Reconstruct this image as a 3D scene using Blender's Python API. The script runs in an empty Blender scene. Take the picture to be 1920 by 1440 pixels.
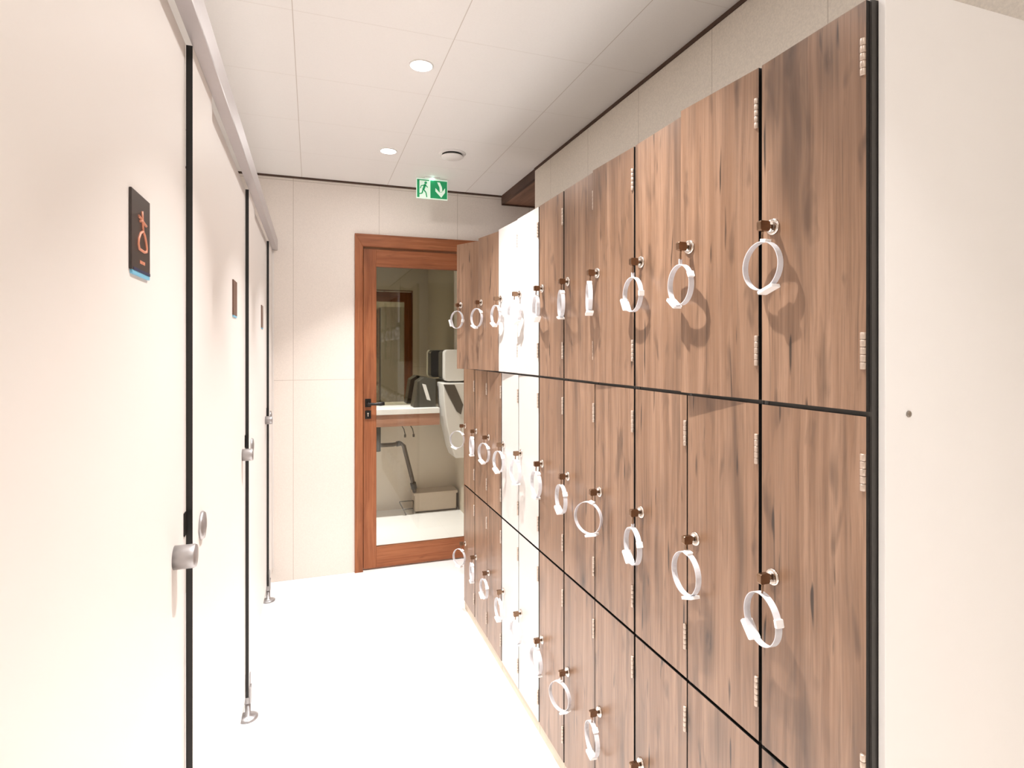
import bpy, bmesh, math, random
from mathutils import Vector, Matrix
R = math.radians
random.seed(7)
S = bpy.context.scene
COL = S.collection

# ------------------------------------------------------------------ camera
cam_d = bpy.data.cameras.new('camera')
cam = bpy.data.objects.new('camera', cam_d)
COL.objects.link(cam)
cam_d.sensor_width = 36.0
cam_d.lens = 20.236
cam_d.shift_y = -0.0330
cam_d.clip_start = 0.02
cam.location = (0, 0, 1.5395)
cam.rotation_euler = (R(90), 0, -0.335)
S.camera = cam

# ------------------------------------------------------------------ world, exposure
w = bpy.data.worlds.new('world')
S.world = w
w.use_nodes = True
w.node_tree.nodes['Background'].inputs[0].default_value = (0.9, 0.85, 0.8, 1)
w.node_tree.nodes['Background'].inputs[1].default_value = 0.15
S.view_settings.view_transform = 'Standard'
S.view_settings.look = 'None'
S.view_settings.gamma = 1.0
S.view_settings.use_curve_mapping = False
S.view_settings.exposure = -0.04
LAMP_W = 15.0        # corridor downlights
LEVEL = (1.7, 0.28, 1.0, 1.0, 1.0)
ROOM_W = 15.0         # washroom downlight
CABIN_FILL_W = 5.0        # unseen fill lamps added above the changing cabins
LAMP_COL = (1.0, 0.975, 0.96)
GLOW = 0.25           # share of wide light from each lamp
SPREAD = 82.0       # beam spread of the recessed lamps, degrees

# ------------------------------------------------------------------ dimensions (metres)
LX = -0.2457         # face of the cabin front panels
DX = 0.86            # face of the locker doors
XW = 1.3527          # right wall
YF = 4.129           # far wall
ZC = 2.705           # ceiling
K0, P = 0.6971, 0.24054     # first locker edge, locker pitch
def ky(i): return K0 + P * i
YB = -2.3            # wall behind the camera
YR = 5.63            # back wall of the washroom

# ------------------------------------------------------------------ helpers
def srgb(r, g, b):
    f = lambda c: (c / 255 / 12.92) if c / 255 <= 0.04045 else ((c / 255 + 0.055) / 1.055) ** 2.4
    return (f(r), f(g), f(b), 1)

def mat(name, col, rough=0.5, metal=0.0, spec=0.5, trans=0.0, emit=None, es=0.0, noise=0.0, nscale=20, bump=0.0, coat=0.0):
    m = bpy.data.materials.new(name); m.use_nodes = True
    nt = m.node_tree; b = nt.nodes['Principled BSDF']
    b.inputs['Base Color'].default_value = col
    b.inputs['Roughness'].default_value = rough
    b.inputs['Metallic'].default_value = metal
    b.inputs['Specular IOR Level'].default_value = spec
    b.inputs['Transmission Weight'].default_value = trans
    b.inputs['Coat Weight'].default_value = coat
    if emit:
        b.inputs['Emission Color'].default_value = emit
        b.inputs['Emission Strength'].default_value = es
    tc = nt.nodes.new('ShaderNodeTexCoord')
    n = nt.nodes.new('ShaderNodeTexNoise'); n.inputs['Scale'].default_value = nscale; n.inputs['Detail'].default_value = 4
    nt.links.new(tc.outputs['Object'], n.inputs['Vector'])
    if noise > 0:
        mx = nt.nodes.new('ShaderNodeMix'); mx.data_type = 'RGBA'
        mx.inputs[6].default_value = col
        mx.inputs[7].default_value = tuple(c * (1 - noise) for c in col[:3]) + (1,)
        nt.links.new(n.outputs['Fac'], mx.inputs[0]); nt.links.new(mx.outputs[2], b.inputs['Base Color'])
    if bump > 0:
        bp = nt.nodes.new('ShaderNodeBump'); bp.inputs['Strength'].default_value = bump; bp.inputs['Distance'].default_value = 0.002
        nt.links.new(n.outputs['Fac'], bp.inputs['Height']); nt.links.new(bp.outputs['Normal'], b.inputs['Normal'])
    return m

class NT:
    """tiny node wiring helper"""
    def __init__(s, m): s.t = m.node_tree
    def n(s, typ, **kw):
        x = s.t.nodes.new(typ)
        for k, v in kw.items(): setattr(x, k, v)
        return x
    def l(s, a, b): s.t.links.new(a, b)
    def math(s, op, a, b=None, c=None):
        x = s.n('ShaderNodeMath', operation=op)
        for i, v in enumerate((a, b, c)):
            if v is None: continue
            if isinstance(v, (int, float)): x.inputs[i].default_value = v
            else: s.l(v, x.inputs[i])
        return x.outputs[0]
    def mix(s, f, a, b):
        x = s.n('ShaderNodeMix', data_type='RGBA')
        for i, v in ((0, f), (6, a), (7, b)):
            if isinstance(v, (int, float, tuple)): x.inputs[i].default_value = v
            else: s.l(v, x.inputs[i])
        return x.outputs[2]
    def mapping(s, vec, sc):
        x = s.n('ShaderNodeMapping'); s.l(vec, x.inputs[0]); x.inputs['Scale'].default_value = sc
        return x.outputs[0]
    def noise(s, vec, scale=1, detail=4, rough=0.55, dist=0.0):
        x = s.n('ShaderNodeTexNoise'); s.l(vec, x.inputs['Vector'])
        x.inputs['Scale'].default_value = scale; x.inputs['Detail'].default_value = detail
        x.inputs['Roughness'].default_value = rough; x.inputs['Distortion'].default_value = dist
        return x.outputs['Fac']
    def rng(s, v, a, b, c=0.0, d=1.0):
        x = s.n('ShaderNodeMapRange'); s.l(v, x.inputs[0])
        for i, q in enumerate((a, b, c, d)): x.inputs[i + 1].default_value = q
        return x.outputs[0]

def wood(name, light, mid, dark, plank=0.1, horiz=False, knots=1.0, rough=0.5, axis='Y', spec=0.35):
    m = bpy.data.materials.new(name); m.use_nodes = True
    g = NT(m); b = m.node_tree.nodes['Principled BSDF']
    tc = g.n('ShaderNodeTexCoord'); oi = g.n('ShaderNodeObjectInfo')
    off = g.n('ShaderNodeCombineXYZ')
    g.l(g.math('MULTIPLY', oi.outputs['Random'], 7.3), off.inputs[0])
    g.l(g.math('MULTIPLY', oi.outputs['Random'], 13.7), off.inputs[1])
    g.l(g.math('MULTIPLY', oi.outputs['Random'], 29.1), off.inputs[2])
    add = g.n('ShaderNodeVectorMath', operation='ADD')
    g.l(tc.outputs['Object'], add.inputs[0]); g.l(off.outputs[0], add.inputs[1])
    v = add.outputs[0]
    L, T = (1.0, 1.0)
    def sc(across, along):
        return {'Z': (across, across, along), 'X': (along, across, across)}['X' if horiz else 'Z']
    if horiz == 'Y': sc = lambda across, along: (across, along, across)
    # slow sideways wander of the grain
    wnd = g.noise(g.mapping(v, sc(3.0, 2.2)), 1, 2, 0.5)
    wv = g.n('ShaderNodeVectorMath', operation='ADD'); g.l(v, wv.inputs[0])
    wc = g.n('ShaderNodeCombineXYZ'); wm = g.math('MULTIPLY', g.math('SUBTRACT', wnd, 0.5), 0.022)
    ac = [0, 1, 2] if not horiz else ([1, 2] if horiz != 'Y' else [0, 2])
    for q in (ac[:2] if not horiz else ac): g.l(wm, wc.inputs[q])
    g.l(wc.outputs[0], wv.inputs[1]); v = wv.outputs[0]
    fine = g.noise(g.mapping(v, sc(170, 4.0)), 1, 5, 0.65)
    med = g.noise(g.mapping(v, sc(42, 1.3)), 1, 4, 0.6, 0.3)
    broad = g.noise(g.mapping(v, sc(11, 1.3)), 1, 3, 0.55, 0.8)
    smudge = g.noise(g.mapping(v, sc(26, 6.5)), 1, 2, 0.5, 0.4)
    crk = g.noise(g.mapping(v, sc(62, 5.0)), 1, 1.5, 0.5, 0.15)
    crk2 = g.noise(g.mapping(v, sc(110, 2.2)), 1, 1.0, 0.5, 0.1)
    sep = g.n('ShaderNodeSeparateXYZ'); g.l(add.outputs[0], sep.inputs[0])
    pl = g.math('FLOOR', g.math('DIVIDE', sep.outputs[{'Y': 1, 'X': 0, 'Z': 2}[axis]], plank))
    wn = g.n('ShaderNodeTexWhiteNoise', noise_dimensions='1D'); g.l(pl, wn.inputs['W'])
    tone = wn.outputs['Value']
    deep = tuple(x * 0.32 for x in dark[:3]) + (1,)
    c = g.mix(g.rng(med, 0.38, 0.62), light, mid)
    c = g.mix(g.math('MULTIPLY', tone, 0.55), c, mid)
    c = g.mix(g.math('MULTIPLY', g.rng(fine, 0.48, 0.72), 0.45), c, dark)
    c = g.mix(g.math('MULTIPLY', g.rng(broad, 0.52, 0.72), 0.70 * min(1.0, knots + 0.4)), c, dark)
    c = g.mix(g.math('MULTIPLY', g.rng(smudge, 0.60, 0.74), 0.65 * knots), c, dark)
    c = g.mix(g.math('MULTIPLY', g.rng(crk, 0.695, 0.75), 0.9 * knots), c, deep)
    c = g.mix(g.math('MULTIPLY', g.rng(crk2, 0.69, 0.76), 0.45 * knots), c, deep)
    # knots
    vo = g.n('ShaderNodeTexVoronoi'); g.l(g.mapping(v, sc(9.0, 3.6)), vo.inputs['Vector']); vo.inputs['Scale'].default_value = 1
    sepc = g.n('ShaderNodeSeparateColor'); g.l(vo.outputs['Color'], sepc.inputs[0])
    mask = g.math('GREATER_THAN', sepc.outputs[0], 0.66)
    halo = g.math('MULTIPLY', g.rng(vo.outputs['Distance'], 0.36, 0.08), mask)
    c = g.mix(g.math('MULTIPLY', halo, 0.5 * knots), c, dark)
    kn = g.math('MULTIPLY', g.rng(vo.outputs['Distance'], 0.13, 0.03), mask)
    kn2 = g.math('MULTIPLY', kn, g.rng(g.noise(g.mapping(v, sc(120, 30)), 1, 3), 0.35, 0.6))
    c = g.mix(g.math('MULTIPLY', kn2, 0.9 * knots), c, deep)
    g.l(c, b.inputs['Base Color'])
    b.inputs['Roughness'].default_value = rough
    b.inputs['Specular IOR Level'].default_value = spec
    bp = g.n('ShaderNodeBump'); bp.inputs['Strength'].default_value = 0.15; bp.inputs['Distance'].default_value = 0.001
    g.l(fine, bp.inputs['Height']); g.l(bp.outputs['Normal'], b.inputs['Normal'])
    return m

def panelled(name, col, axes, rough=0.5, seam=(0.35, 0.28, 0.22), linen=0.06, width=0.0016, spec=0.4, strength=1.0):
    """wall or ceiling board: axes = [(axis index, pitch, offset), ...] thin seams between boards"""
    m = bpy.data.materials.new(name); m.use_nodes = True
    g = NT(m); b = m.node_tree.nodes['Principled BSDF']
    tc = g.n('ShaderNodeTexCoord'); sep = g.n('ShaderNodeSeparateXYZ'); g.l(tc.outputs['Object'], sep.inputs[0])
    ln = g.noise(g.mapping(tc.outputs['Object'], (160, 160, 160)), 1, 3, 0.6)
    c = g.mix(g.rng(ln, 0.35, 0.65), col, tuple(x * (1 - linen) for x in col[:3]) + (1,))
    line = None
    for ax, pitch, offs, *wt in axes:
        q = g.math('SUBTRACT', sep.outputs[ax], offs)
        fr = g.math('PINGPONG', q, pitch / 2)          # 0 at every seam
        k = g.math('LESS_THAN', g.math('ABSOLUTE', fr), width)
        if wt: k = g.math('MULTIPLY', k, wt[0])
        line = k if line is None else g.math('MAXIMUM', line, k)
    if line is not None:
        c = g.mix(g.math('MULTIPLY', line, strength), c, tuple(seam) + (1,))
    g.l(c, b.inputs['Base Color'])
    b.inputs['Roughness'].default_value = rough
    b.inputs['Specular IOR Level'].default_value = spec
    return m

def bm_box(bm, x0, x1, y0, y1, z0, z1, mi=0):
    vs = [bm.verts.new((x, y, z)) for x in (x0, x1) for y in (y0, y1) for z in (z0, z1)]
    F = [(0, 1, 3, 2), (4, 6, 7, 5), (0, 4, 5, 1), (2, 3, 7, 6), (0, 2, 6, 4), (1, 5, 7, 3)]
    fs = [bm.faces.new([vs[i] for i in f]) for f in F]
    for f in fs: f.material_index = mi
    return vs, fs

def bm_tube(bm, pts, r, n=12, closed=False, caps=True):
    pts = [Vector(p) for p in pts]; N = len(pts); rings = []
    rr = r if isinstance(r, (list, tuple)) else [r] * N
    up = None
    for i, p in enumerate(pts):
        if closed: t = pts[(i + 1) % N] - pts[i - 1]
        else: t = pts[min(i + 1, N - 1)] - pts[max(i - 1, 0)]
        t.normalize()
        if up is None:
            up = Vector((0, 0, 1)) if abs(t.z) < 0.9 else Vector((1, 0, 0))
        a = t.cross(up).normalized(); up2 = a.cross(t).normalized(); up = up2
        rings.append([bm.verts.new(p + rr[i] * (math.cos(2 * math.pi * k / n) * a + math.sin(2 * math.pi * k / n) * up2)) for k in range(n)])
    for i in range(N if closed else N - 1):
        A, B = rings[i], rings[(i + 1) % N]
        for k in range(n):
            f = bm.faces.new([A[k], A[(k + 1) % n], B[(k + 1) % n], B[k]]); f.smooth = True
    if caps and not closed:
        bm.faces.new(rings[0]); bm.faces.new(list(reversed(rings[-1])))

def bm_lathe(bm, prof, n=32, axis='Z', center=(0, 0, 0)):
    c = Vector(center); rings = []
    for r, h in prof:
        ring = []
        for k in range(n):
            a = 2 * math.pi * k / n
            u, v_ = r * math.cos(a), r * math.sin(a)
            p = {'Z': Vector((u, v_, h)), 'X': Vector((h, u, v_)), 'Y': Vector((v_, h, u))}[axis]
            ring.append(bm.verts.new(c + p))
        rings.append(ring)
    for A, B in zip(rings, rings[1:]):
        for k in range(n):
            f = bm.faces.new([A[k], A[(k + 1) % n], B[(k + 1) % n], B[k]]); f.smooth = True
    bm.faces.new(rings[0]); bm.faces.new(rings[-1])

def bm_poly(bm, pts, plane, d0, d1, mi=0):
    """extruded polygon; plane 'XZ' extrudes along Y, 'YZ' along X, 'XY' along Z"""
    def P3(p, d):
        return {'XZ': (p[0], d, p[1]), 'YZ': (d, p[0], p[1]), 'XY': (p[0], p[1], d)}[plane]
    A = [bm.verts.new(P3(p, d0)) for p in pts]; B = [bm.verts.new(P3(p, d1)) for p in pts]
    fs = [bm.faces.new(A), bm.faces.new(list(reversed(B)))]
    n = len(pts)
    for i in range(n): fs.append(bm.faces.new([A[i], B[i], B[(i + 1) % n], A[(i + 1) % n]]))
    for f in fs: f.material_index = mi
    return fs

def rounded(w, h, r, n=5, cx=0, cy=0):
    out = []
    for sx, sy, a0 in ((1, 1, 0), (-1, 1, 90), (-1, -1, 180), (1, -1, 270)):
        for k in range(n + 1):
            a = R(a0 + 90 * k / n)
            out.append((cx + sx * (w / 2 - r) + r * math.cos(a), cy + sy * (h / 2 - r) + r * math.sin(a)))
    return out

def obj(name, bm, m, parent=None, bevel=0.0, loc=None, kind=None, segs=2):
    bmesh.ops.recalc_face_normals(bm, faces=bm.faces)
    me = bpy.data.meshes.new(name); bm.to_mesh(me); bm.free()
    for x in (m if isinstance(m, (list, tuple)) else [m]): me.materials.append(x)
    o = bpy.data.objects.new(name, me); COL.objects.link(o)
    if parent is not None: o.parent = parent
    if loc: o.location = loc
    if kind: o['kind'] = kind
    if bevel:
        b = o.modifiers.new('bevel', 'BEVEL'); b.width = bevel; b.segments = segs; b.limit_method = 'ANGLE'; b.angle_limit = R(40)
    return o

def boxo(name, x0, x1, y0, y1, z0, z1, m, parent=None, bevel=0.0, kind=None):
    """box whose origin stays at the parent's (or world) origin"""
    bm = bmesh.new(); bm_box(bm, x0, x1, y0, y1, z0, z1)
    return obj(name, bm, m, parent, bevel, kind=kind)

def thing(name, label, cat, loc=(0, 0, 0), rotz=0, group=None):
    o = bpy.data.objects.new(name, None); COL.objects.link(o)
    o.empty_display_size = 0.05
    o.location = loc; o.rotation_euler = (0, 0, rotz)
    o['label'] = label; o['category'] = cat
    if group: o['group'] = group
    return o

def tag(o, label, cat, group=None):
    o['label'] = label; o['category'] = cat
    if group: o['group'] = group
    return o

def dup(root, loc=None, label=None, group=None):
    r = root.copy(); COL.objects.link(r)
    if loc is not None: r.location = loc
    if label: r['label'] = label
    if group: r['group'] = group
    for ch in list(root.children):
        c = ch.copy(); COL.objects.link(c); c.parent = r
        for g in ch.children:
            d = g.copy(); COL.objects.link(d); d.parent = c
    return r

# ------------------------------------------------------------------ materials
M = {}
M['wood'] = wood('locker_wood', srgb(160, 127, 103), srgb(130, 98, 75), srgb(78, 57, 43), plank=0.115, rough=0.34, spec=0.6)
M['doorwood'] = wood('door_wood', srgb(172, 108, 70), srgb(148, 86, 52), srgb(92, 48, 28), plank=0.2, knots=0.25, axis='X')
M['doorwood_h'] = wood('door_wood_rail', srgb(172, 108, 70), srgb(148, 86, 52), srgb(92, 48, 28), plank=0.3, knots=0.4, horiz=True, axis='Z')
M['soffit'] = wood('soffit_wood', srgb(150, 112, 92), srgb(128, 92, 74), srgb(84, 58, 46), plank=0.12, knots=0.4, horiz='Y', axis='X')
M['darkwood'] = wood('dark_wood', srgb(96, 68, 54), srgb(78, 54, 42), srgb(50, 34, 28), plank=0.3, knots=0.3, horiz='Y', axis='Z')
M['counterwood'] = wood('counter_wood', srgb(190, 142, 118), srgb(170, 122, 98), srgb(120, 82, 64), plank=0.3, knots=0.4, horiz=True, axis='Z')
M['core'] = mat('black_core', srgb(22, 19, 17), 0.55, noise=0.2, nscale=60)
M['carcass'] = mat('charcoal_carcass', srgb(72, 68, 64), 0.5, noise=0.1, nscale=40)
M['white_lam'] = mat('white_laminate', srgb(244, 241, 239), 0.35, noise=0.02, nscale=15)
M['white_door'] = mat('white_door_laminate', srgb(210, 205, 201), 0.4, noise=0.02, nscale=15)
M['cream_lam'] = mat('cream_laminate', srgb(236, 230, 225), 0.48, noise=0.015, nscale=6, spec=0.35)
M['plinth'] = mat('plinth', srgb(205, 188, 168), 0.5, noise=0.1, nscale=30)
M['wall_far'] = panelled('far_wall_board', srgb(240, 230, 221), [(0, 0.5645, -0.116), (2, 1.338, 1.338)], seam=(0.42, 0.34, 0.27), strength=0.6)
M['wall_right'] = panelled('right_wall_board', srgb(238, 228, 214), [(1, 0.4900, 0.240)], seam=(0.40, 0.32, 0.25), linen=0.12, strength=0.6)
M['wall_plain'] = panelled('plain_wall_board', srgb(244, 238, 232), [(1, 0.6, 0.1)], strength=0.4)
M['ceiling'] = panelled('ceiling_board', srgb(250, 247, 244), [(0, 0.5670, -0.062), (1, 0.5000, 0.110, 0.35)], seam=(0.55, 0.48, 0.42), linen=0.02, rough=0.7, strength=0.7)
M['ceil_room'] = mat('washroom_ceiling', srgb(226, 216, 200), 0.7, noise=0.03, nscale=10)
M['floor'] = panelled('white_floor', srgb(249, 247, 245), [(0, 0.6, -0.116), (1, 0.6, 0.38)], seam=(0.72, 0.69, 0.66), linen=0.01, rough=0.28, strength=0.25)
M['gap'] = mat('painted_gap_shade', srgb(84, 62, 50), 0.7, noise=0.1, nscale=30)  # dark brown put in for the shade of a recess
M['alu'] = mat('brushed_aluminium', srgb(176, 172, 172), 0.38, metal=0.75, noise=0.1, nscale=80)
M['rail'] = mat('rail_aluminium', srgb(196, 190, 190), 0.4, metal=0.55, noise=0.05, nscale=60)
M['chrome'] = mat('chrome', srgb(226, 218, 210), 0.14, metal=1.0, noise=0.05, nscale=50)
M['hinge'] = mat('satin_hinge', srgb(205, 188, 174), 0.4, metal=0.7, noise=0.05, nscale=50)
M['keydark'] = mat('bronze_key', srgb(150, 122, 100), 0.22, metal=0.95, noise=0.2, nscale=80)
M['strap'] = mat('clear_strap', srgb(244, 244, 248), 0.25, trans=0.35, noise=0.04, nscale=60, spec=0.6)
M['tagw'] = mat('white_tag', srgb(250, 248, 246), 0.35, noise=0.02, nscale=60)
M['tagink'] = mat('grey_stud', srgb(120, 118, 122), 0.5, noise=0.1, nscale=60)
M['screw'] = mat('screw_grey', srgb(150, 140, 130), 0.35, metal=0.7, noise=0.1, nscale=60)
M['sign'] = mat('sign_brown', srgb(58, 48, 44), 0.4, noise=0.2, nscale=40)
M['signmid'] = mat('sign_midbrown', srgb(112, 82, 68), 0.4, noise=0.2, nscale=40)
M['copper'] = mat('sign_copper', srgb(226, 150, 120), 0.4, noise=0.1, nscale=40)
M['signblue'] = mat('sign_blue', srgb(120, 190, 222), 0.4, noise=0.05, nscale=40)
M['signnavy'] = mat('sign_navy', srgb(34, 44, 82), 0.4, noise=0.05, nscale=40)
M['black'] = mat('black_metal', srgb(20, 15, 12), 0.35, metal=0.3, noise=0.2, nscale=50)
M['lamp'] = mat('lamp_glow', (1, 1, 1, 1), 0.5, emit=(1.0, 0.97, 0.93, 1), es=14.0, noise=0.02)
M['lampring'] = mat('lamp_ring', srgb(246, 243, 240), 0.4, noise=0.02, nscale=30)
M['grn'] = mat('exit_green', srgb(30, 150, 95), 0.4, emit=srgb(24, 150, 92), es=0.28, noise=0.05, nscale=30)
M['exwhite'] = mat('exit_white', srgb(225, 245, 228), 0.4, emit=srgb(225, 250, 230), es=0.35, noise=0.03, nscale=30)
M['exled'] = mat('exit_led', (1, 1, 1, 1), 0.4, emit=srgb(200, 255, 240), es=7.0, noise=0.02)
M['mirror'] = mat('smoked_mirror', (0.34, 0.31, 0.22, 1), 0.03, metal=1.0, noise=0.03, nscale=3)
M['porc'] = mat('white_plastic', srgb(232, 228, 224), 0.35, noise=0.03, nscale=20)
M['darkplastic'] = mat('dark_plastic', srgb(64, 60, 50), 0.4, noise=0.2, nscale=30)
M['pipe'] = mat('grey_pipe', srgb(96, 88, 78), 0.35, metal=0.5, noise=0.15, nscale=30)
M['duct'] = mat('pipe_casing', srgb(206, 190, 170), 0.5, noise=0.1, nscale=30)
M['counter'] = mat('white_counter', srgb(246, 243, 240), 0.3, noise=0.02, nscale=20)
M['wall_room'] = mat('washroom_wall', srgb(226, 214, 196), 0.5, noise=0.06, nscale=8)

gm = bpy.data.materials.new('door_glass'); gm.use_nodes = True
g = NT(gm); nt = gm.node_tree
for nn in list(nt.nodes): nt.nodes.remove(nn)
out = g.n('ShaderNodeOutputMaterial'); tr = g.n('ShaderNodeBsdfTransparent'); gl = g.n('ShaderNodeBsdfGlossy'); mixs = g.n('ShaderNodeMixShader')
tr.inputs[0].default_value = (0.95, 0.96, 0.93, 1); gl.inputs['Roughness'].default_value = 0.01
fr = g.n('ShaderNodeFresnel'); fr.inputs[0].default_value = 1.45
g.l(fr.outputs[0], mixs.inputs[0]); g.l(tr.outputs[0], mixs.inputs[1]); g.l(gl.outputs[0], mixs.inputs[2]); g.l(mixs.outputs[0], out.inputs[0])
M['glass'] = gm

# ------------------------------------------------------------------ room shell
T = 0.1
XL = -1.40           # wall behind the cabins
boxo('floor', XL, 2.4, YB, YR + T, -T, 0, M['floor'], kind='structure')
bm = bmesh.new(); bm_box(bm, XL, 2.4, YB, YF + 0.02, ZC, ZC + T)
obj('ceiling', bm, M['ceiling'], kind='structure')
boxo('wall_back', XL, XW, YB - T, YB, 0, ZC, M['wall_plain'], kind='structure')
boxo('wall_left', XL - T, XL, YB - T, YF + T, 0, ZC, M['wall_plain'], kind='structure')
boxo('wall_right', XW, XW + T, YB - T, ky(11) + 0.095, 0, ZC, M['wall_right'], kind='structure')
# far wall with the door opening
DOX0, DOX1, DOZ = 0.334, 1.165, 2.264
bm = bmesh.new()
bm_box(bm, XL - T, DOX0, YF, YF + T, 0, ZC)
bm_box(bm, DOX1, 2.4, YF, YF + T, 0, ZC)
bm_box(bm, DOX0, DOX1, YF, YF + T, DOZ, ZC)
obj('wall_far', bm, M['wall_far'], kind='structure')
boxo('wall_niche', 2.3, 2.4, ky(11) + 0.095, YF, 0, ZC, M['wall_plain'], kind='structure')
# washroom behind the door
boxo('wall_washroom_back', -0.6, XW + T, YR, YR + T, 0, 2.7, M['wall_room'], kind='structure')
boxo('wall_washroom_right', XW, XW + T, YF + T, YR, 0, 2.7, M['wall_room'], kind='structure')
boxo('wall_washroom_left', -0.7, -0.6, YF + T, YR + T, 0, 2.7, M['wall_room'], kind='structure')
boxo('ceiling_washroom', -0.7, XW + T, YF + T, YR + T, 2.6, 2.7, M['ceil_room'], kind='structure')
# strips coloured dark as gap shade between ceiling and walls, header over the niche
boxo('trim_1', XL, XW, YF - 0.006, YF + 0.001, ZC - 0.013, ZC + 0.001, M['gap'], kind='structure')
boxo('trim_2', XW - 0.006, XW + 0.001, YB, ky(11) + 0.095, ZC - 0.015, ZC + 0.001, M['gap'], kind='structure')
NX0 = ky(11) + 0.095
boxo('trim_3', XW, XW + 0.022, NX0, YF, ZC - 0.064, ZC, M['darkwood'], kind='structure')
boxo('trim_4', XW + 0.022, 2.3, NX0, YF - 0.012, ZC - 0.062, ZC, M['soffit'], kind='structure')
boxo('trim_5', XW + 0.001, 2.3, YF - 0.014, YF, ZC - 0.072, ZC - 0.01, M['darkwood'], kind='structure')
boxo('trim_6', LX - 0.013, LX + 0.009, YF - 0.012, YF, 0.1, 2.2, M['cream_lam'], kind='structure')

# ------------------------------------------------------------------ door to the washroom
door = bpy.data.objects.new('door_1', None); COL.objects.link(door); door['kind'] = 'structure'
door['label'] = 'glazed orange-brown wooden door at the end of the corridor'
door.location = (0, YF, 0)
FO0, FO1, FT = 0.282, 1.217, 2.348
bm = bmesh.new()   # mitred architrave
o4 = [(FO0, 0), (FO0, FT), (FO1, FT), (FO1, 0)]
i4 = [(DOX0, 0), (DOX0, DOZ), (DOX1, DOZ), (DOX1, 0)]
bm_poly(bm, [o4[0], o4[1], i4[1], i4[0]], 'XZ', -0.02, -0.0005)
bm_poly(bm, [i4[3], i4[2], o4[2], o4[3]], 'XZ', -0.02, -0.0005)
bm_box(bm, DOX0, DOX0 + 0.003, -0.02, 0.09, 0, DOZ - 0.003); bm_box(bm, DOX1 - 0.003, DOX1, -0.02, 0.09, 0, DOZ - 0.003)
obj('door_frame', bm, M['doorwood'], door, 0.0015)
bm = bmesh.new()
bm_poly(bm, [o4[1], o4[2], i4[2], i4[1]], 'XZ', -0.02, -0.0005)
bm_box(bm, DOX0, DOX1, -0.02, 0.09, DOZ - 0.003, DOZ)
obj('frame_head', bm, M['doorwood_h'], door, 0.0015)
GX0, GX1, GZ0, GZ1 = 0.430, 1.072, 0.155, 2.128
L0, L1, LZ0, LZ1 = 0.341, 1.158, 0.010, 2.248
bm = bmesh.new()
bm_box(bm, L0, GX0, 0.004, 0.044, LZ0, LZ1); bm_box(bm, GX1, L1, 0.004, 0.044, LZ0, LZ1)
leaf = obj('door_leaf', bm, M['doorwood'], door, 0.002)
bm = bmesh.new()
bm_box(bm, GX0, GX1, 0.005, 0.043, LZ0, GZ0); bm_box(bm, GX0, GX1, 0.005, 0.043, GZ1, LZ1)
obj('door_rail', bm, M['doorwood_h'], door, 0.002)
bm = bmesh.new(); bm_box(bm, GX0 - 0.004, GX1 + 0.004, 0.020, 0.026, GZ0 - 0.004, GZ1 + 0.004)
obj('glass_pane', bm, M['glass'], door)
bm = bmesh.new(); bm_box(bm, 0.352, 0.392, -0.003, 0.004, 1.142, 1.200)
bm_tube(bm, [(0.372, -0.003, 1.168), (0.372, -0.040, 1.168)], 0.010)
bm_tube(bm, [(0.366, -0.040, 1.167), (0.42, -0.042, 1.165), (0.452, -0.042, 1.166), (0.480, -0.040, 1.167)], [0.010, 0.009, 0.015, 0.013])
obj('door_handle', bm, M['black'], door, 0.001)
bm = bmesh.new(); bm_box(bm, 0.352, 0.392, -0.003, 0.004, 1.060, 1.118)
kp = obj('key_plate', bm, M['black'], door, 0.002)
bm = bmesh.new(); bm_lathe(bm, [(0.006, -0.006), (0.006, -0.003)], 16, 'Y', (0.372, 0, 1.097)); bm_poly(bm, [(0.369, 1.094), (0.375, 1.094), (0.374, 1.076), (0.370, 1.076)], 'XZ', -0.006, -0.003)
obj('keyhole', bm, M['chrome'], kp)

# ------------------------------------------------------------------ changing cabins on the left
GAPS = [-0.966, 0.2263, 1.4184, 2.6105, 3.8027]
TP = 0.0128          # panel thickness, also the set-back of the doors
PZ0, PZ1 = 0.10, 2.205
def lam_panel(name, y0, y1, xface, parent=None, origin=None):
    """compact laminate: cream faces, black core edges"""
    oy = origin if origin is not None else 0
    bm = bmesh.new(); vs, fs = bm_box(bm, -TP, 0, y0 - oy, y1 - oy, 0, PZ1 - PZ0)
    bm.faces.ensure_lookup_table(); bmesh.ops.recalc_face_normals(bm, faces=bm.faces)
    for f in bm.faces: f.material_index = 0 if abs(f.normal.x) > 0.5 else 1
    return obj(name, bm, [M['cream_lam'], M['core']], parent)

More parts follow.
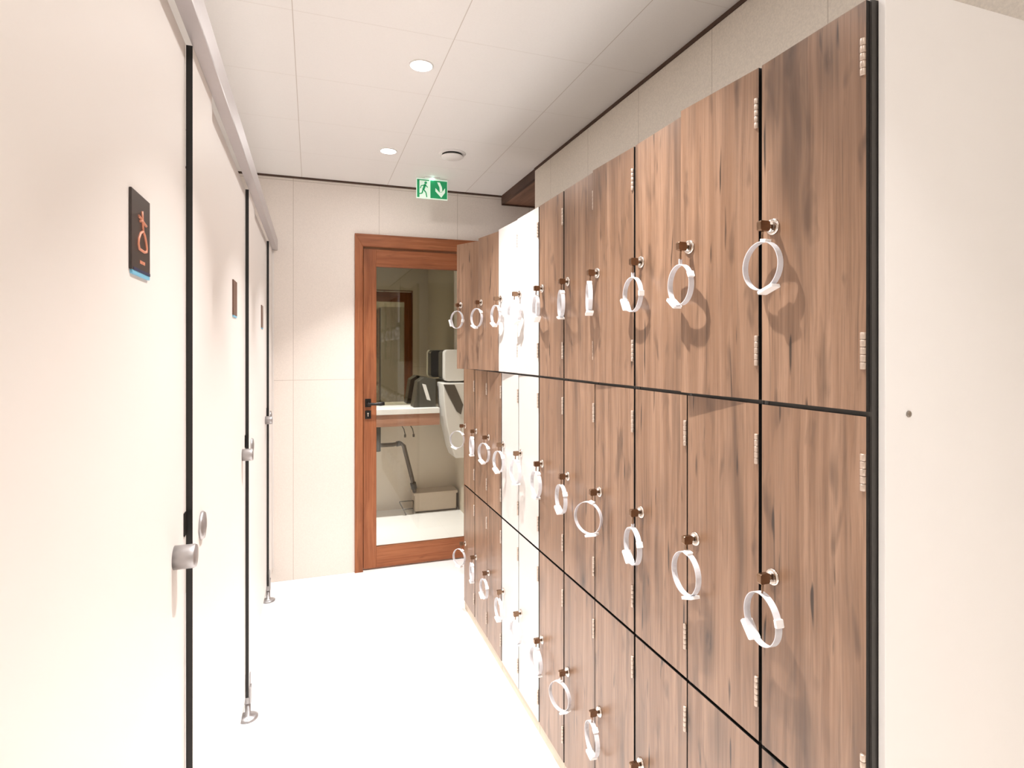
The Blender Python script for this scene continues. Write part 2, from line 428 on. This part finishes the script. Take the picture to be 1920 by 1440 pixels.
sign_place = ['on the cabin door nearest the camera', 'on the middle cabin door along the left', 'on the farthest cabin door before the end wall']
FIXW = 0.26
def make_fixed(y0, label, w=FIXW, foot=True):
    t = thing('partition_panel', label, 'partition panel', (LX, y0, PZ0), 0, 'fixed partition panels of the changing cabins')
    p = lam_panel('panel', y0, y0 + w, LX, t, y0)
    if foot:
        bm = bmesh.new()
        bm_lathe(bm, [(0.0, -PZ0 + 0.0005), (0.040, -PZ0 + 0.0005), (0.041, -PZ0 + 0.006), (0.030, -PZ0 + 0.011), (0.012, -PZ0 + 0.014), (0.011, -0.03), (0.0, -0.03)], 28, 'Z', (-TP / 2, 0.028, 0))
        f = obj('foot', bm, M['alu'], t)
        bm = bmesh.new()
        bm_box(bm, -TP - 0.008, -TP, 0.010, 0.046, -0.032, 0.075); bm_box(bm, 0, 0.008, 0.010, 0.046, -0.032, 0.035)
        bm_box(bm, 0, 0.004, 0.034, 0.046, 0.035, 0.085)
        bm_box(bm, -TP, 0, 0.010, 0.046, -0.032, -0.0005)
        obj('foot_bracket', bm, M['alu'], t, 0.002)
    bm = bmesh.new()
    bm_lathe(bm, [(0.0, 0.0), (0.032, 0.0), (0.033, 0.003), (0.030, 0.008), (0.012, 0.011), (0.0, 0.011)], 28, 'X', (0, 0.10, 1.128 - PZ0))
    obj('keeper_disc', bm, M['alu'], t)
    return t
def make_door(y0, y1, label, first):
    t = thing('cabin_door', label, 'cabin door', (LX - TP - 0.0005, y0, PZ0), 0, 'changing cabin doors')
    lam_panel('panel', y0, y1, 0, t, y0)
    W_ = y1 - y0
    # turn knob: short cylinder square to the door
    bm = bmesh.new()
    zk = 1.125 - PZ0; yk = W_ - 0.108
    bm_lathe(bm, [(0.0, 0), (0.0235, 0), (0.0235, 0.036), (0.0215, 0.0395), (0.0, 0.0395)], 32, 'X', (0, yk, zk))
    obj('knob', bm, M['alu'], t)
    bm = bmesh.new(); bm_box(bm, 0, 0.003, W_ - 0.022, W_ - 0.002, zk + 0.015, zk + 0.065)
    obj('catch', bm, M['black'], t, 0.001)
    # pictogram sign
    ys = W_ - 0.412
    bm = bmesh.new(); bm_box(bm, 0, 0.004, ys, ys + 0.104, 1.662 - PZ0, 1.785 - PZ0)
    sg = obj('sign', bm, M['sign'] if first else M['signmid'], t, 0.001)
    sg['label'] = 'dark brown plaque with copper pictogram'
    bm = bmesh.new(); bm_box(bm, 0, 0.0036, ys + 0.006, ys + 0.104, 1.6560 - PZ0, 1.6620 - PZ0)
    obj('sign_strip', bm, M['signblue'], sg)
    if first:
        bm = bmesh.new(); bm_box(bm, 0.004, 0.0044, ys + 0.010, ys + 0.104, 1.662 - PZ0, 1.6665 - PZ0)
        obj('sign_border', bm, M['signnavy'], sg)
        # pictogram: crossed hook above a rounded triangle (clothes hanger)
        bm = bmesh.new(); cy, cz = ys + 0.055, 1.725 - PZ0; x = 0.0045
        def st(pts, r=0.0021): bm_tube(bm, [(x, cy + a, cz + b) for a, b in pts], r, 8)
        st([(-0.021, 0.024), (0.022, 0.016)]); st([(-0.002, 0.035), (0.000, 0.020), (0.004, 0.004)]); st([(-0.014, 0.017), (0.000, 0.020)])
        st([(0.004, 0.004), (-0.010, -0.001), (-0.021, -0.012), (-0.023, -0.020), (-0.018, -0.027), (0.012, -0.028), (0.023, -0.026), (0.025, -0.020), (0.020, -0.010), (0.012, 0.000), (0.004, 0.004)])
        obj('pictogram', bm, M['copper'], sg)
        bm = bmesh.new()
        for k in range(4): bm_box(bm, 0.004, 0.0048, cy - 0.012 + k * 0.0075, cy - 0.007 + k * 0.0075, 1.676 - PZ0, 1.681 - PZ0)
        obj('sign_text', bm, M['copper'], sg)
    # small hinges at the far side (open gap shows the pivots)
    return t
pl_labels = ['cream fixed panel of the cabin row just behind the camera position',
             'cream fixed panel of the cabin row nearest the camera, before the first door',
             'cream fixed panel just beyond the wide first black panel edge on the left',
             'cream fixed panel just beyond the second black panel edge on the left',
             'narrow cream end panel of the cabin row beside the far wall']
dr_labels = ['cream changing cabin door behind the camera at the left',
             'large cream cabin door nearest the camera with hanger plaque and blue strip',
             'middle cream cabin door on the left with plain brown plaque, second black edge',
             'farthest cream cabin door on the left, seen edge-on near the end wall']
for i in range(1, 5):
    y0 = GAPS[i]
    if i < 4:
        make_fixed(y0, pl_labels[i])
        make_door(y0 + FIXW + 0.003, GAPS[i + 1] - 0.003, dr_labels[i], i == 1)
    else:
        make_fixed(y0, pl_labels[i], w=YF - 0.014 - y0)
bm = bmesh.new()
y1 = YF - 0.002
prof = [(-0.0005, -0.032), (0.030, -0.032), (0.031, -0.028), (0.031, 0.038), (0.027, 0.042), (-TP, 0.042), (-TP, 0.0005), (-0.0005, 0.0005)]
A = [bm.verts.new((x, 0.0, z)) for x, z in prof]; B = [bm.verts.new((x, y1 - GAPS[1], z)) for x, z in prof]
bm.faces.new(A); bm.faces.new(list(reversed(B)))
for i in range(len(prof)): bm.faces.new([A[i], B[i], B[(i + 1) % len(prof)], A[(i + 1) % len(prof)]])
rail = obj('top_rail', bm, M['rail'], loc=(LX + 0.001, GAPS[1], PZ1 + 0.030))
tag(rail, 'long silver aluminium head rail running along the tops of the cabin panels', 'rail')

# ------------------------------------------------------------------ lockers
TD = 0.008
ROWS = [(1.4385, 2.1150), (0.7430, 1.4300), (0.0480, 0.7345)]    # top, middle, bottom
rown = ['top', 'middle', 'bottom']
def door_mesh(row, width, white):
    z0, z1 = ROWS[row]
    bm = bmesh.new(); bm_box(bm, 0, TD, 0, width, 0, z1 - z0)
    bmesh.ops.recalc_face_normals(bm, faces=bm.faces)
    for f in bm.faces: f.material_index = 0 if abs(f.normal.x) > 0.5 else 1
    me = bpy.data.meshes.new('locker_door'); bm.to_mesh(me); bm.free()
    me.materials.append(M['white_door'] if white else M['wood']); me.materials.append(M['core'])
    return me
def lock_mesh():
    bm = bmesh.new()
    bm_lathe(bm, [(0.0, 0), (0.0165, 0), (0.0165, -0.0025), (0.0145, -0.0048), (0.0085, -0.0048), (0.0080, -0.0030), (0.0, -0.0030)], 28, 'X')
    me = bpy.data.meshes.new('lock'); bmesh.ops.recalc_face_normals(bm, faces=bm.faces); bm.to_mesh(me); bm.free(); me.materials.append(M['chrome'])
    return me
def hinge_mesh():
    bm = bmesh.new(); n = 5; h = 0.062 / n
    for k in range(n):
        z = -0.031 + k * h
        bm_lathe(bm, [(0.0, z + 0.0006), (0.0040, z + 0.0006), (0.0044, z + 0.0012), (0.0044, z + h - 0.0012), (0.0040, z + h - 0.0006), (0.0, z + h - 0.0006)], 14, 'Z')
    me = bpy.data.meshes.new('hinge'); bmesh.ops.recalc_face_normals(bm, faces=bm.faces); bm.to_mesh(me); bm.free(); me.materials.append(M['hinge'])
    return me
LM, HM = lock_mesh(), hinge_mesh()
AJAR = {2: 5.0, 4: 2.2, 7: 1.5, 8: 4.0, 9: 12.0, 10: 28.0}       # degrees, top row only, column number from the camera
MODS = [(0, 1, 'wood'), (1, 3, 'wood'), (3, 5, 'wood'), (5, 6, 'wood'), (6, 8, 'white'), (8, 10, 'wood'), (10, 11, 'wood')]
cab_labels = ['single-column brown wood locker cabinet nearest the camera, against the cream end panel',
              'double-column brown wood locker cabinet second from the camera, upper left door ajar',
              'double-column brown wood locker cabinet in the middle of the row, before the narrow one',
              'narrow single-column brown wood locker cabinet right beside the white one',
              'white double-column locker cabinet between brown ones',
              'double-column brown wood locker cabinet beyond the white one, top doors swung open',
              'last single-column brown wood locker cabinet at the far end of the row']
CD = XW - 0.004      # back of the carcasses
lock_pos = {}
meshes = {}
for mi, (a, b, kind) in enumerate(MODS):
    ya, yb = ky(a) + 0.0012, ky(b) - 0.0012
    t = thing('locker_cabinet', cab_labels[mi], 'locker', (DX, ya, 0), 0, 'locker cabinets along the right wall')
    bm = bmesh.new(); W_ = yb - ya; x0 = TD + 0.0012; x1 = CD - DX
    bm_box(bm, x0, x1, 0, 0.012, 0.044, 2.116); bm_box(bm, x0, x1, W_ - 0.012, W_, 0.044, 2.116)
    for c in range(a + 1, b):
        yc = ky(c) - ya; bm_box(bm, x0, x1, yc - 0.006, yc + 0.006, 0.044, 2.116)
    bm_box(bm, x1 - 0.006, x1, 0, W_, 0.044, 2.116)
    for z in (0.044, 0.7345, 1.4290, 2.104): bm_box(bm, x0 + 0.001, x1 - 0.006, 0.012, W_ - 0.012, z, z + 0.012)
    obj('carcass', bm, M['carcass'], t)
    bm = bmesh.new(); bm_box(bm, 0.004, x1, 0, W_, 0, 0.0438)
    pk = obj('plinth', bm, M['plinth'], t)
    for c in range(a, b):
        y0 = ky(c) + (0.0045 if c == a else 0.0022); y1 = ky(c + 1) - (0.0045 if c == b - 1 else 0.0022)
        for row in range(3):
            wd = round(y1 - y0, 4); key = (row, wd, kind)
            if key not in meshes: meshes[key] = door_mesh(row, wd, kind == 'white')
            d = bpy.data.objects.new('locker_door', meshes[key]); COL.objects.link(d); d.parent = t
            ang = R(AJAR.get(c + 1, 0)) if row == 0 else 0.0
            d.location = (0, y0 - ya, ROWS[row][0]); d.rotation_euler = (0, 0, ang)
            h = ROWS[row][1] - ROWS[row][0]
            lk = bpy.data.objects.new('lock', LM); COL.objects.link(lk); lk.parent = d; lk.location = (0, wd - 0.0300, h / 2 + 0.006)
            for zz in (0.100, h - 0.092):
                hg = bpy.data.objects.new('hinge', HM); COL.objects.link(hg); hg.parent = d; hg.location = (-0.0015, 0.0045, zz)
            ly = wd - 0.0300
            lock_pos[(row, c + 1)] = (DX - ly * math.sin(ang), y0 + ly * math.cos(ang), ROWS[row][0] + h / 2 + 0.006, ang)
# cream end panel
ep = thing('end_panel', 'large cream end panel closing the locker row at the right edge of the view', 'panel', (DX + 0.0195, K0 - 0.014, 0))
bm = bmesh.new(); bm_box(bm, 0, XW - DX - 0.0245, 0, 0.0125, 0, 2.140)
obj('panel', bm, M['white_lam'], ep, 0.001)
for z in (2.124, 1.434, 0.744):
    bm = bmesh.new(); bm_lathe(bm, [(0.0, 0.0), (0.0055, 0.0), (0.0052, -0.0018), (0.003, -0.0028), (0.0, -0.0028)], 20, 'Y', (0.0525, 0, z))
    obj('screw', bm, M['screw'], ep)

fe = thing('end_panel', 'cream end panel closing the far end of the locker row, mirrored in the washroom', 'panel', (DX + 0.0195, ky(11) + 0.002, 0))
bm = bmesh.new(); bm_box(bm, 0, XW - DX - 0.0245, 0, 0.0125, 0, 2.125)
obj('panel', bm, M['white_lam'], fe, 0.001)

# ------------------------------------------------------------------ wristband keys
def strap_mesh(name, r=0.0435, wdt=0.0135, th=0.0016, squash=1.06, a0=0, a1=360):
    bm = bmesh.new(); n = 48; rings = []
    closed = (a1 - a0) >= 360
    cnt = n if closed else n + 1
    for k in range(cnt):
        a = R(a0 + (a1 - a0) * k / n)
        rings.append([bm.verts.new((rr * math.cos(a), yy, rr * squash * math.sin(a))) for rr, yy in ((r, -wdt / 2), (r + th, -wdt / 2), (r + th, wdt / 2), (r, wdt / 2))])
    for k in range(cnt if closed else cnt - 1):
        A, B = rings[k], rings[(k + 1) % cnt]
        for j in range(4):
            f = bm.faces.new([A[j], A[(j + 1) % 4], B[(j + 1) % 4], B[j]]); f.smooth = False
    if not closed: bm.faces.new(rings[0]); bm.faces.new(rings[-1])
    return bm
def make_key():
    t = thing('wristband_key', 'white wristband key hanging in a locker lock', 'wristband key')
    bm = bmesh.new()                                  # shaft and bow of the key, in the lock (lock face at x = 0, door behind +x)
    bm_tube(bm, [(-0.0032, 0, 0), (-0.014, 0, 0)], 0.0045, 12)
    bm_poly(bm, rounded(0.024, 0.020, 0.004, 4, -0.024, 0), 'XZ', -0.0055, 0.0055)
    bm_tube(bm, [(-0.026, 0, -0.008), (-0.027, 0, -0.020), (-0.027, 0, -0.032)], 0.0022, 8)
    obj('key_bow', bm, M['keydark'], t, 0.001)
    s = obj('strap', strap_mesh('strap'), M['strap'], t); s.location = (-0.027, 0, -0.0785)
    # sub-parts of the strap: holder tag, buckle with free tail, studs
    bm = bmesh.new(); bm_poly(bm, rounded(0.038, 0.024, 0.003, 3), 'XY', -0.0032, 0.0032)
    tg = obj('tag', bm, M['tagw'], s, 0.0008); 
    bm = bmesh.new(); bm_poly(bm, rounded(0.015, 0.016, 0.002, 3), 'XY', -0.0032, 0.0032)
    bk = obj('buckle', bm, M['tagw'], s, 0.0008)
    bm = strap_mesh('studs', 0.0436, 0.0022, 0.0022, a0=150, a1=205)
    stud = obj('stud_row', bm, M['tagink'], s)
    bm = bmesh.new(); bm_box(bm, -0.0045, 0.0045, -0.0012, 0.0012, 0, 1.0)      # hanging tab, one unit long
    lk_ = obj('tab', bm, M['strap'], t)
    return t
proto = make_key()
def pose(t, yaw, tag_deg, lean=0.0, drop=0.0, size=1.0):
    s = [c for c in t.children if c.name.startswith('strap')][0]
    out_ = max(0.0, 0.055 * size * abs(math.cos(yaw)) + 0.009 - 0.027)
    s.location = (-0.027 - out_, 0, -0.0785 - drop)
    s.rotation_euler = (0, lean, yaw)
    s.scale = (size, size, size)
    tb = [c for c in t.children if c.name.startswith('tab')][0]
    p0 = Vector((-0.027, 0, -0.030)); p1 = Vector((s.location.x, 0, s.location.z + 0.0455 * size))
    d_ = p1 - p0; tb.location = p0; tb.rotation_euler = d_.to_track_quat('Z', 'Y').to_euler(); tb.scale = (1, 1, d_.length)
    for c in s.children:
        if c.name.startswith('tag'): a, rad = R(tag_deg), 0.0475
        elif c.name.startswith('buckle'): a, rad = R(tag_deg + 150), 0.0460
        else: continue
        c.location = (rad * math.cos(a), 0, rad * 1.06 * math.sin(a))
        c.rotation_euler = (0, -(a - math.pi / 2), 0)
# apparent openness, tag angle in degrees round the ring, lean in degrees
K = {0: {1: (.72, -62, 8), 2: (.55, -125, 0), 3: (.50, -150, 0), 4: (.12, -80, -4), 5: (.18, -100, 0), 6: (.22, -60, 0), 7: (.58, -64, 0), 8: (.45, -120, 0), 9: (.60, -115, 0), 10: (.70, -150, 10)},
     1: {1: (.62, -150, -14), 2: (.60, -70, 0), 3: (.40, -130, 0), 4: (.87, -75, 0), 5: (.34, -120, 0), 6: (.36, -90, 0), 7: (.42, -80, 0), 8: (.48, -110, 8), 9: (.55, -125, -12), 10: (.16, -90, 0), 11: (.86, -100, 10)},
     2: {3: (.5, -120, 0), 4: (.38, -95, 0), 5: (.74, -60, 0), 6: (.42, -70, 0), 7: (.44, -60, 0), 8: (.30, -100, 0), 9: (.36, -125, 0), 10: (.15, -90, 0), 11: (.70, -60, 30)}}
ordn = ['', 'first', 'second', 'third', 'fourth', 'fifth', 'sixth', 'seventh', 'eighth', 'ninth', 'tenth', 'eleventh']
look = {(0, 1): 'nearest upper white wristband key, its round band wide open, tag lower right',
        (0, 2): 'white wristband key on the ajar top door, casting a long shadow loop',
        (0, 3): 'white wristband key in the top row beside the second dark upright gap',
        (0, 4): 'white wristband key seen edge-on as a flat strip, top row',
        (0, 5): 'narrow white wristband key on the top row gap right of the slim locker',
        (0, 6): 'white wristband key at the top row edge where brown meets white doors',
        (0, 7): 'white wristband key in the middle of the white top doors',
        (0, 8): 'white wristband key at the left edge of the white top doors',
        (0, 9): 'small round white wristband key on the open brown top door beyond the white ones',
        (0, 10): 'farthest white wristband key of the top row, on the door swung furthest open',
        (1, 1): 'nearest middle-row white wristband key, band leaning with wide tag at left',
        (1, 2): 'white wristband key, second from camera in the middle row, tall oval',
        (1, 3): 'white wristband key in the middle row, narrow with tag at the bottom',
        (1, 4): 'white wristband key in the middle row turned round like a full circle',
        (1, 5): 'slim white wristband key in the middle row left of the full circle one',
        (1, 6): 'white wristband key in the middle row where brown meets white doors',
        (1, 7): 'white wristband key between the two white middle-row doors',
        (1, 8): 'white wristband key in the middle row at the left edge of the white doors',
        (1, 9): 'white wristband key in the middle row, first left of the white-edge one',
        (1, 10): 'edge-on white wristband key, second from the far end of the middle row',
        (1, 11): 'farthest white wristband key of the middle row, beside the glazed door'}
bl = {3: 'white wristband key at the very bottom edge of the view, bottom row',
      4: 'nearest fully visible bottom-row white wristband key, hanging narrow',
      5: 'white wristband key in the bottom row, round one left of the narrow nearest key',
      6: 'white wristband key in the bottom row where brown meets white doors',
      7: 'white wristband key in the bottom row on the white doors',
      8: 'white wristband key in the bottom row at the left edge of the white doors',
      9: 'white wristband key in the bottom row, third from the far end of the row',
      10: 'edge-on white wristband key, second from the far end of the bottom row',
      11: 'farthest white wristband key of the bottom row, swinging clear beside the door'}
first = True
for row in range(3):
    for c, (r_, tg_, ln) in K[row].items():
        x, y, z, ang = lock_pos[(row, c)]
        lab = look.get((row, c)) or bl[c]
        if first: t = proto; first = False; t.location = (x, y, z); t['label'] = lab; t['group'] = 'wristband keys hanging in the locker locks'
        else: t = dup(proto, (x, y, z), lab, 'wristband keys hanging in the locker locks')
        t.rotation_euler = (0, 0, ang)
        phi = math.atan2(x, y)
        yaw = -math.acos(r_) - phi - ang
        pose(t, yaw, tg_, R(ln), drop=0.012 if (row, c) in ((0, 2), (0, 3), (1, 3)) else 0.0, size=1.0 if row == 0 else 1.06)

# ------------------------------------------------------------------ ceiling lamps, vent, exit sign
def downlight(x, y, z, label, power, hidden=False):
    t = thing('ceiling_downlight', label, 'ceiling light', (x, y, z), 0, 'recessed downlights in the ceiling')
    bm = bmesh.new(); bm_lathe(bm, [(0.0445, -0.0003), (0.051, -0.0003), (0.051, -0.003), (0.0475, -0.0042), (0.0445, -0.003)], 36)
    for f in [f for f in bm.faces if len(f.verts) > 10]: bm.faces.remove(f)
    obj('trim_ring', bm, M['lampring'], t)
    bm = bmesh.new(); bm_lathe(bm, [(0.0, -0.0005), (0.0440, -0.0005), (0.0440, -0.0030), (0.0, -0.0030)], 32)
    obj('lens', bm, M['lamp'], t)
    ld = bpy.data.lights.new('downlight', 'AREA'); ld.shape = 'DISK'; ld.size = 0.035; ld.spread = R(SPREAD); ld.energy = power; ld.color = LAMP_COL
    lo = bpy.data.objects.new('lamp_light', ld); COL.objects.link(lo); lo.parent = t; lo.location = (0, 0, -0.010)
    gd = bpy.data.lights.new('downlight_glow', 'AREA'); gd.shape = 'DISK'; gd.size = 0.07; gd.energy = power * GLOW; gd.color = LAMP_COL
    go = bpy.data.objects.new('lamp_glow', gd); COL.objects.link(go); go.parent = t; go.location = (0, 0, -0.012)
    return t
dl = ['recessed round downlight behind the camera over the corridor', 'recessed round downlight straight above the camera',
      'recessed round downlight just out of view above the first lockers',
      'larger looking lit round ceiling downlight, the nearer of two in view', 'smaller looking lit round ceiling downlight near the end wall']
for i, y in enumerate((-0.862, 0.208, 1.278, 2.348, 3.418)):
    downlight(0.424, y, ZC, dl[i], LAMP_W * LEVEL[i])
downlight(0.5, 4.95, 2.6, 'recessed round downlight in the washroom beyond the glazed door', ROOM_W)
for i, y in enumerate((0.85, 2.04, 3.23)):  # fill lamps added over the cabins, out of view
    downlight(-0.85, y, ZC, ['added unseen fill lamp above the nearest changing cabin', 'added unseen fill lamp above the middle changing cabin', 'added unseen fill lamp above the farthest changing cabin'][i], CABIN_FILL_W)

v = thing('ceiling_vent', 'round white disc vent in the ceiling near the exit sign', 'vent', (0.787, 3.339, ZC))
bm = bmesh.new(); bm_lathe(bm, [(0.0, -0.0003), (0.080, -0.0003), (0.080, -0.003), (0.074, -0.006), (0.0, -0.006)], 40)
obj('vent_ring', bm, M['lampring'], v)
bm = bmesh.new(); bm_lathe(bm, [(0.0, -0.0062), (0.060, -0.0062), (0.060, -0.016), (0.0, -0.016)], 40)
obj('vent_throat', bm, M['black'], v)
bm = bmesh.new(); bm_lathe(bm, [(0.0, -0.0162), (0.062, -0.0162), (0.066, -0.020), (0.060, -0.025), (0.0, -0.028)], 40)
obj('vent_disc', bm, M['lampring'], v)

EX, EY = 0.768, 3.849
e = thing('exit_sign', 'lit green and white running man emergency exit sign hanging from the ceiling', 'exit sign', (EX, EY, ZC))
bm = bmesh.new(); bm_box(bm, -0.05, 0.05, -0.02, 0.02, -0.010, -0.0005)
obj('mount', bm, M['lampring'], e, 0.002)
bm = bmesh.new(); bm_lathe(bm, [(0.0, -0.0105), (0.012, -0.0105), (0.012, -0.016), (0.0, -0.016)], 20, 'Z', (0.0, -0.012, 0))
obj('indicator_lamp', bm, M['exled'], e)
bm = bmesh.new(); bm_box(bm, -0.106, 0.106, -0.004, 0.006, -0.146, -0.0102)
pn = obj('sign_panel', bm, M['exwhite'], e, 0.001)
yy0, yy1 = -0.0056, -0.0040
bm = bmesh.new(); zb, zt = -0.140, -0.020
bm_box(bm, -0.102, -0.086, yy0, yy1, zb, zt)                    # door jamb on the left
bm_box(bm, -0.102, -0.020, yy0, yy1, zt - 0.006, zt)
obj('doorway_symbol', bm, M['grn'], pn)
bm = bmesh.new()                                                # running figure
def seg(a, b_, wv=0.006):
    a, b_ = Vector(a), Vector(b_); d = (b_ - a).normalized(); n_ = Vector((-d.y, d.x)) * wv / 2
    bm_poly(bm, [tuple(a + n_), tuple(a - n_), tuple(b_ - n_), tuple(b_ + n_)], 'XZ', yy0, yy1)
cxh = -0.044
bm_poly(bm, [(cxh + 0.009 * math.cos(R(t_)), -0.040 + 0.009 * math.sin(R(t_))) for t_ in range(0, 360, 30)], 'XZ', yy0, yy1)
seg((cxh - 0.002, -0.050), (cxh - 0.016, -0.086), 0.015); seg((cxh - 0.004, -0.055), (cxh - 0.030, -0.062)); seg((cxh - 0.030, -0.062), (cxh - 0.036, -0.080))
seg((cxh - 0.002, -0.056), (cxh + 0.014, -0.070)); seg((cxh - 0.016, -0.084), (cxh + 0.002, -0.106), 0.008); seg((cxh + 0.002, -0.106), (cxh + 0.008, -0.136), 0.007)
seg((cxh - 0.018, -0.084), (cxh - 0.024, -0.112), 0.008); seg((cxh - 0.024, -0.112), (cxh - 0.042, -0.116), 0.007)
obj('running_figure', bm, M['grn'], pn)
bm = bmesh.new(); bm_box(bm, -0.012, 0.102, yy0, yy1, zb, zt)
gp = obj('green_field', bm, M['grn'], pn)
bm = bmesh.new(); ax = 0.056                                    # curved-shaft arrow pointing down
bm_poly(bm, [(ax - 0.022, -0.030), (ax - 0.004, -0.030), (ax + 0.010, -0.060), (ax + 0.014, -0.090), (ax - 0.004, -0.096), (ax - 0.006, -0.064)], 'XZ', yy0 - 0.0012, yy0)
bm_poly(bm, [(ax - 0.034, -0.070), (ax - 0.034, -0.092), (ax + 0.006, -0.132), (ax + 0.032, -0.096), (ax + 0.032, -0.066), (ax + 0.012, -0.094), (ax - 0.006, -0.098)], 'XZ', yy0 - 0.0012, yy0)
obj('arrow', bm, M['exwhite'], gp)
gp.parent = e

# ------------------------------------------------------------------ washroom seen through the door
mr = boxo('wall_mirror', -0.45, XW - 0.01, YR - 0.006, YR - 0.0005, 1.015, 2.45, M['mirror'])
tag(mr, 'wide smoked wall mirror above the washroom counter behind the glazed door', 'mirror')
ct = thing('washroom_counter', 'white topped counter with wooden fascia under the mirror behind the door', 'counter', (0.3, YR - 0.001, 0.85))
bm = bmesh.new(); bm_box(bm, -0.85, 0.82, -0.38, 0, 0.108, 0.158); obj('countertop', bm, M['counter'], ct, 0.003)
bm = bmesh.new(); bm_box(bm, -0.85, 0.82, -0.372, -0.352, 0.0, 0.1075); obj('fascia', bm, M['counterwood'], ct, 0.001)
bm = bmesh.new(); bm_box(bm, -0.85, 0.82, -0.350, 0, 0.06, 0.1075); obj('underside', bm, M['counter'], ct)
dp = thing('soap_dispenser', 'rounded white wall dispenser with dark side above the waste bin', 'dispenser', (XW, 5.30, 1.40))
bm = bmesh.new(); bm_poly(bm, rounded(0.20, 0.29, 0.035, 5, -0.102, 0.0), 'XZ', -0.12, -0.020); obj('dispenser_cover', bm, M['porc'], dp, 0.006)
bm = bmesh.new(); bm_poly(bm, rounded(0.20, 0.27, 0.03, 5, -0.106, 0.0), 'XZ', -0.0195, 0.14); obj('dispenser_body', bm, M['darkplastic'], dp, 0.004)
wb = thing('waste_bin', 'tall tapered white wall bin beneath the rounded dispenser', 'waste bin', (XW, 5.30, 0.55))
bm = bmesh.new(); bm_poly(bm, [(-0.002, 0.69), (-0.225, 0.69), (-0.218, 0.52), (-0.19, 0.30), (-0.14, 0.08), (-0.11, 0.0), (-0.002, 0.0)], 'XZ', -0.16, 0.12); obj('bin_body', bm, M['porc'], wb, 0.012, segs=3)
bm = bmesh.new(); bm_poly(bm, [(-0.225, 0.68), (-0.12, 0.675), (-0.04, 0.49), (-0.06, 0.40), (-0.10, 0.43), (-0.19, 0.60)], 'XZ', -0.172, -0.1605); obj('bin_mouth', bm, M['pipe'], wb, 0.004)
bt = thing('paper_towel_box', 'dark slanted towel box standing on the counter beside the bin', 'towel dispenser', (1.02, 5.42, 1.0085))
bm = bmesh.new(); bm_poly(bm, [(-0.13, 0.0), (0.08, 0.0), (0.08, 0.26), (-0.03, 0.28), (-0.09, 0.24)], 'XZ', -0.09, 0.09); obj('box_body', bm, M['darkplastic'], bt, 0.006)
bm = bmesh.new(); bm_poly(bm, [(-0.05, 0.22), (-0.015, 0.21), (0.03, 0.06), (-0.005, 0.07)], 'XZ', -0.0945, -0.0905); obj('paper', bm, M['porc'], bt)
# pipework under the counter
pp = thing('waste_pipe', 'dark grey bent waste pipe running down under the washroom counter', 'pipe', (0.62, 5.46, 0))
bm = bmesh.new()
bm_tube(bm, [(-0.30, 0, 0.66), (-0.04, 0, 0.655), (0.10, 0, 0.655), (0.17, 0, 0.665), (0.20, 0, 0.640), (0.275, 0, 0.34), (0.30, 0, 0.22), (0.302, 0, 0.195)], 0.019, 14)
obj('pipe_run', bm, M['pipe'], pp)
bm = bmesh.new(); bm_tube(bm, [(0.286, 0, 0.285), (0.300, 0, 0.225)], 0.028, 14); bm_tube(bm, [(0.13, 0, 0.658), (0.165, 0, 0.664)], 0.025, 14)
obj('pipe_collar', bm, M['darkplastic'], pp)
bm = bmesh.new(); bm_tube(bm, [(-0.04, 0, 0.86), (-0.04, 0, 0.60)], 0.028, 14)
obj('trap', bm, M['darkplastic'], pp)
cs = thing('pipe_casing', 'low beige pipe casing box on the washroom floor at the right', 'casing', (0.92, 5.43, 0))
bm = bmesh.new(); bm_box(bm, 0, 0.40, 0, 0.195, 0.015, 0.165); obj('casing_box', bm, M['duct'], cs, 0.002)
bm = bmesh.new(); bm_box(bm, -0.012, 0.412, -0.012, 0.195, 0.1655, 0.190); obj('casing_lid', bm, M['duct'], cs, 0.002)
bm = bmesh.new(); bm_box(bm, 0.01, 0.41, 0.004, 0.195, 0, 0.0145); obj('casing_base', bm, M['pipe'], cs)
for j, xh in enumerate((0.79, 0.87)):
    bm = bmesh.new(); bm_tube(bm, [(0, 0, 0.90), (0.01, 0, 0.86), (0.045, -0.01, 0.80), (0.055, -0.01, 0.755), (0.055, -0.01, 0.735)], 0.0045, 8)
    bm_tube(bm, [(0.055, -0.01, 0.752), (0.055, -0.01, 0.725)], 0.010, 10)
    h = obj('supply_hose', bm, M['pipe'], loc=(xh - 0.02, 5.42, 0))
    tag(h, ['thin curved supply hose under the counter, the left of two', 'thin curved supply hose under the counter, the right of two'][j], 'hose', 'supply hoses under the counter')
sr = thing('floor_stand', 'small low metal pipe frame on the washroom floor left of the casing', 'stand', (0.80, 5.40, 0))
bm = bmesh.new()
for a_, b_ in (((-0.03, 0, 0.13), (0.10, 0, 0.13)), ((-0.03, 0, 0.13), (0.03, -0.02, 0.006)), ((0.10, 0, 0.13), (0.10, 0, 0.006)), ((0.01, -0.01, 0.055), (0.10, 0, 0.055))):
    bm_tube(bm, [a_, b_], 0.005, 8)
obj('frame', bm, M['pipe'], sr)
